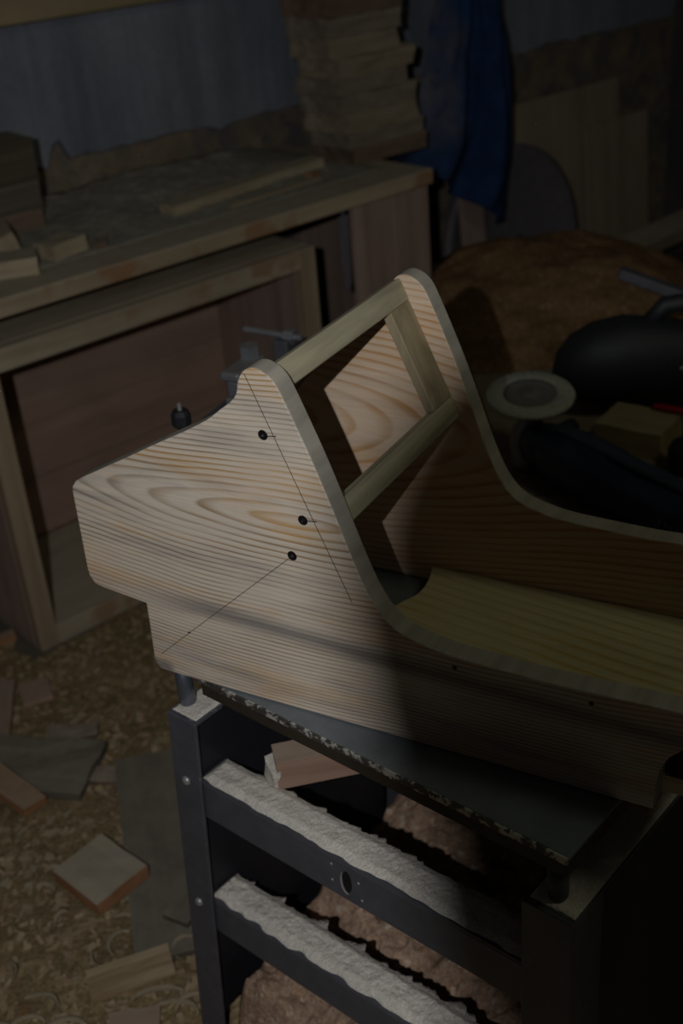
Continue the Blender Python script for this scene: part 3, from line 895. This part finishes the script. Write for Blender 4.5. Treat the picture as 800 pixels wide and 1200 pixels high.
tube('side_handle', [(.0, .03, .05), (.0, .07, .05), (.0, .08, .05), (.0, .10, .05), (.0, .104, .05)], [.008, .010, .015, .015, .009], M['blackplastic'], gr, 14, smooth=True)
# grinder cable guard trailing off the body
tube('power_cable', [(.425, 0, .052), (.47, 0, .045), (.50, .01, .015), (.56, .04, .006), (.66, .10, .0055)], .005, M['blackplastic'], gr, 8, smooth=True)

# big black power tool (saw body) at the back
sw = empty('circular_saw', (.66, 2.105, TZ), RAD(-4), 'bulky black power saw with a steel guide arm beside the sawdust pile', 'power saw')
bm = bmesh.new()
sect = [(-.235, .012, .075), (-.225, .045, .080), (-.20, .070, .088), (-.16, .088, .092), (-.10, .095, .096), (-.02, .088, .092), (.06, .078, .085), (.14, .076, .082), (.22, .074, .082), (.28, .05, .08), (.29, .01, .08)]
prev = None
for xx, rr, zc in sect:
    ring_ = []
    for k in range(20):
        t = 2 * math.pi * k / 20
        c, s = math.cos(t), math.sin(t)
        q = (abs(c) ** 2.6 + abs(s) ** 2.6) ** (-1 / 2.6)
        ring_.append(bm.verts.new((xx, .72 * rr * q * c, max(.0, zc + (.96 * rr if s > 0 else .86 * rr) * q * s))))
    if prev:
        for k in range(20): bm.faces.new((prev[k], prev[(k + 1) % 20], ring_[(k + 1) % 20], ring_[k]))
    else: bm.faces.new(ring_)
    prev = ring_
bm.faces.new(prev)
link('housing', from_bm(bm, 'housing', True), M['blackplastic'], sw)
tube('handle', [(-.06, 0, .17), (-.03, 0, .205), (.06, 0, .215), (.16, 0, .205), (.21, 0, .16)], [.016, .017, .018, .017, .016], M['blackplastic'], sw, 14, smooth=True)
box('guide_arm', (-.015, -.016, -.010), (.34, .016, .010), M['blacksteel'], sw, .003, None, (-.075, .14, .222), (0, RAD(20), RAD(-14)))
tube('guide_post', [(.0, .125, .0), (.0, .125, .20)], .010, M['blacksteel'], sw, 12)
box('guide_foot', (-.04, .09, 0), (.04, .155, .006), M['blacksteel'], sw, .001)
tube('arm_bolt', [(.035, .125, .175), (.035, .105, .175)], .011, M['rivet'], sw, 10)
box('grip_strip', (-.01, -.069, .10), (.14, -.062, .108), M['greymetal'], sw, .002)

blk = rough_block('wood_block', (.125, .105, .05), M['blockwood'], None, .0015, (.550, 1.955, TZ + .0005), (0, 0, RAD(-37)), 60, 3)
tag(blk, 'thick pale wood block on the tool table between grinder and saw', 'block')
mk = empty('marker_pen', (.612, 1.966, TZ + .0575), RAD(-38), 'red marker pen lying on the pale wood block', 'pen')
tube('pen_body', [(-.0, 0, 0), (.09, 0, 0)], .0065, M['redpaint'], mk, 12)
tube('pen_cap', [(-.032, 0, 0), (-.0, 0, 0)], [.006, .0072], M['redpaint'], mk, 12)
cap = lathe('plastic_cap', [(0, 0), (.03, 0), (.034, .01), (.034, .04), (.028, .052), (.012, .056), (0, .056)], M['blackplastic'], None, 24, (.605, 1.835, TZ + .0005))
tag(cap, 'small rounded black cap on the tool table before the wood block', 'cap')

# ================================================================== FLOOR LITTER
def litter(i, j):
    x = -1.9 + 2.6 * i; y = .55 + 2.1 * j
    z = .004 + .007 * max(0, nz(x * 5, y * 5) + .3) + .004 * nz(x * 16, y * 16) + .003 * nz(x * 45, y * 45)
    return (x, y, max(.0012, z))
def litter_keep(x, y, z):
    a, b = to_wall(x, y)
    return b < -.006 or a < -.03 and b < .4
o = link('sawdust_carpet', grid_mesh('sawdust_carpet', 200, 170, litter, M['ground'], True, None, litter_keep), None)
tag(o, 'brown sawdust and chips spread over the floor around the stand', 'sawdust', None, 'stuff')

rs = random.Random(11)
def floor_z(x, y):
    return litter((x + 1.9) / 2.6, (y - .55) / 2.1)[2]
FG = 'offcuts lying on the floor'
def floor_piece(name, cx, cy, L_, W_, H_, deg, mat, label, cat, seed, tilt=(0, 0), group=FG, amp=.002, dz=0.0, taper=0):
    o = rough_block(name, (L_, W_, H_), M[mat], None, amp, (cx, cy, .008 + dz), (RAD(tilt[0]), RAD(tilt[1]), RAD(deg)), seed, 3, taper)
    return tag(o, label, cat, group)
floor_piece('grey_plank', -.365, 1.565, .50, .125, .010, 101, 'greyboard', 'flat grey weathered plank on the floor beside the steel stand', 'plank', 70)
floor_piece('floor_block', -.455, 1.49, .125, .105, .026, -45, 'offcut', 'square offcut block with orange sides on the floor by the stand', 'offcut', 71, (2, -2), dz=.012)
fb_ = bpy.data.objects['floor_block'].data
fb_.materials.append(M['offcut_or'])
for pl in fb_.polygons:
    if abs(pl.normal.z) < .6: pl.material_index = 1
floor_piece('dark_slab', -.635, 1.805, .26, .145, .016, -14, 'greyboard', 'dark grey broken slab on the floor before the cabinet', 'slab', 72, (3, 0), dz=.004, amp=.006)
floor_piece('dark_chunk', -.572, 1.893, .10, .045, .018, 6, 'slab_c', 'dark brown chunk touching the far edge of the grey slab', 'offcut', 73, (0, 5), amp=.006)
floor_piece('orange_offcut', -.655, 1.722, .15, .05, .018, -43, 'offcut_or', 'orange brown strip lying across the grey slab on the floor', 'offcut', 74, (-4, 4), dz=.020)
floor_piece('pink_board', -.735, 1.985, .20, .055, .016, 98, 'offcut_pk', 'pinkish board on the floor below the cabinet corner', 'board', 75, amp=.002)
floor_piece('pink_offcut', -.672, 2.048, .062, .07, .012, 20, 'offcut_pk', 'small pinkish square offcut beside the pinkish board', 'offcut', 76)
floor_piece('brown_chip', -.492, 1.765, .075, .042, .010, -8, 'slab_c', 'small reddish brown chip beside the dark grey slab', 'offcut', 77, (4, 0), amp=.005)
floor_piece('striped_offcut', -.385, 1.292, .13, .055, .012, 18, 'flake', 'flat striped offcut at the foot of the steel stand', 'offcut', 78, dz=.003)
floor_piece('pale_offcut', -.368, 1.195, .075, .05, .015, 4, 'offcut_pk', 'pale rectangular offcut among curled shavings on the floor', 'offcut', 79)
floor_piece('orange_offcut', -.80, 2.25, .09, .03, .014, 30, 'offcut_or', 'bright orange scrap at the left side of the cabinet', 'offcut', 80)
floor_piece('grey_offcut', -.30, 1.42, .09, .05, .010, 60, 'greyboard', 'small grey piece between the grey plank and the stand leg', 'offcut', 81, dz=.011)

# curled shavings
def shaving(cx, cy, R0, arc, wd, deg, roll, seed):
    """A ribbon bent through an arc, lying on its side in the sawdust."""
    bm = bmesh.new()
    n = 18
    rows = []
    for k in range(n + 1):
        t = k / n
        th = (t - .5) * RAD(arc)
        R = R0 * (1 - .35 * t)
        w_ = wd * (.35 + .65 * math.sin(math.pi * min(1, .12 + t * .8)))
        x, y = R * math.sin(th), R * math.cos(th) - R0 * .8
        lift = .001 + .010 * (.5 + .5 * math.sin(t * 5 + seed)) * roll
        nx_, ny_ = math.sin(th), math.cos(th)
        rows.append((bm.verts.new((x, y, lift)), bm.verts.new((x + nx_ * w_ * (1 - .5 * roll), y + ny_ * w_ * (1 - .5 * roll), lift + w_ * .6 * roll + .001))))
    for a, b in zip(rows, rows[1:]):
        bm.faces.new((a[0], b[0], b[1], a[1]))
    o = link('wood_shaving', from_bm(bm, 'wood_shaving', True), M['curl'], None, (cx, cy, floor_z(cx, cy) + .003), (0, 0, RAD(deg)))
    sd = o.modifiers.new('thickness', 'SOLIDIFY'); sd.thickness = .0008; sd.offset = 1
    near_to = min((((cx - a_) ** 2 + (cy - b_) ** 2) ** .5, t_) for a_, b_, t_ in (
        (-.455, 1.49, 'beside the square offcut block with orange sides'), (-.385, 1.292, 'beside the flat striped offcut at the stand foot'),
        (-.368, 1.185, 'around the pale rectangular offcut'), (-.365, 1.60, 'on the far half of the flat grey plank'),
        (-.63, 1.72, 'by the orange brown strip'), (-.56, 1.24, 'in open sawdust away from the offcuts')))[1]
    tag(o, 'thin curled pale wood shaving ' + near_to, 'shaving', 'curled shavings on the floor')
spots = [(-.47, 1.215, .045, 130, .010, 10), (-.535, 1.225, .030, 170, .009, 30), (-.335, 1.255, .060, 95, .011, 18), (-.30, 1.225, .050, 110, .010, -8),
         (-.51, 1.262, .050, 90, .009, -12), (-.42, 1.365, .028, 150, .009, 70), (-.40, 1.405, .030, 110, .008, -25), (-.535, 1.525, .026, 110, .012, 10),
         (-.545, 1.487, .022, 100, .012, -40), (-.33, 1.61, .040, 70, .010, 4), (-.425, 1.585, .030, 90, .009, 22), (-.315, 1.345, .022, 200, .008, 60),
         (-.57, 1.31, .026, 140, .010, -70), (-.585, 1.215, .034, 120, .010, 40), (-.272, 1.30, .026, 140, .009, 85), (-.622, 1.63, .036, 60, .008, 86),
         (-.445, 1.325, .022, 120, .008, 140), (-.515, 1.42, .020, 110, .008, 55), (-.28, 1.235, .030, 150, .009, 5), (-.395, 1.235, .040, 100, .009, 200)]
for k, s_ in enumerate(spots):
    shaving(*s_, .4 + .5 * ((k * 7) % 5) / 4, k)
# loose flakes: far too many to count
vs_, fs_ = [], []
for k in range(5200):
    x = rs.uniform(-1.15, .05); y = rs.uniform(1.05, 2.45)
    c_, s_ = math.cos(WALL_R), math.sin(WALL_R)
    rx, ry = x - WALL_O.x, y - WALL_O.y
    if -rx * s_ + ry * c_ > -.02 and rx * c_ + ry * s_ > -.03: continue
    L_ = rs.uniform(.003, .011); w_ = L_ * rs.uniform(.25, .7); t = rs.uniform(0, 6.28)
    z_ = floor_z(x, y) + .0015
    ux, uy = math.cos(t) * L_, math.sin(t) * L_
    px_, py_ = -math.sin(t) * w_, math.cos(t) * w_
    tz, tw = rs.uniform(-.3, .3) * L_, rs.uniform(-.3, .3) * w_
    b0 = len(vs_)
    vs_ += [(x - ux - px_, y - uy - py_, z_ - tz - tw), (x + ux - px_, y + uy - py_, z_ + tz - tw), (x + ux + px_, y + uy + py_, z_ + tz + tw), (x - ux + px_, y - uy + py_, z_ - tz + tw),
            (x, y, z_ - .0022)]
    fs_ += [(b0, b0 + 1, b0 + 2, b0 + 3), (b0 + 1, b0, b0 + 4), (b0 + 2, b0 + 1, b0 + 4), (b0 + 3, b0 + 2, b0 + 4), (b0, b0 + 3, b0 + 4)]
me = bpy.data.meshes.new('wood_flakes'); me.from_pydata(vs_, [], fs_); me.update()
o = link('wood_flakes', me, M['flake'])
tag(o, 'scattered small wood flakes on the sawdust floor', 'wood flakes', None, 'stuff')

# ================================================================== UNSEEN FLASH STAND (added to carry the camera flash and its shadow flap)
wl = empty('added_flash_stand', (LAMP.x, LAMP.y - .06, 0), 0, 'added unseen flash stand with a dark shadow-casting flap', 'lamp')
H0 = LAMP.z
tube('pole', [(0, -.02, .30), (0, -.02, H0 - .05)], .011, M['lampblack'], wl, 12)
for k in range(3):
    t = RAD(90 + 120 * k + 60)
    tube('leg', [(0, -.02, .55), (.32 * math.cos(t), -.02 + .32 * math.sin(t), .012)], .008, M['lampblack'], wl, 10)
lathe('added_housing', [(0, -.03), (.028, -.028), (.034, 0), (.033, .0), (.027, -.024), (0, -.026)], M['lampblack'], wl, 24, (0, .045, H0), (RAD(-90), 0, 0))
tube('yoke', [(0, -.02, H0 - .05), (0, .0, H0 - .035), (0, .012, H0 - .02)], .006, M['lampblack'], wl, 8)
# made-up flap, outlined to cast the lens hood's soft shadow edge
flap = catmull([(.225, -.118), (.180, -.112), (.150, -.075), (.122, -.025), (.106, .02), (.106, .08), (.116, .15), (.130, .21), (.146, .26), (.162, .32), (.19, .40), (.30, .52)], False, 4)
flap += [(.62, .52), (.70, .44), (.70, -.05), (.64, -.118)]
bm = bmesh.new()
fa = [bm.verts.new(LAMP + cam2world((x_, y_, 1)) * .12 - wl.location) for x_, y_ in flap]
fb = [bm.verts.new(v.co - CZ * .0012) for v in fa]
bm.faces.new(fa); bm.faces.new(list(reversed(fb)))
for k in range(len(fa)):
    j = (k + 1) % len(fa)
    bm.faces.new((fa[k], fb[k], fb[j], fa[j]))
link('flap', from_bm(bm, 'flap'), M['lampblack'], wl)
tube('flap_arm', [(0, 0.0, H0 - .04), tuple(LAMP + cam2world((.5, .6, .5)) * .10 - wl.location), tuple(LAMP + cam2world((.5, .515, 1)) * .12 - wl.location)], .003, M['lampblack'], wl, 8)
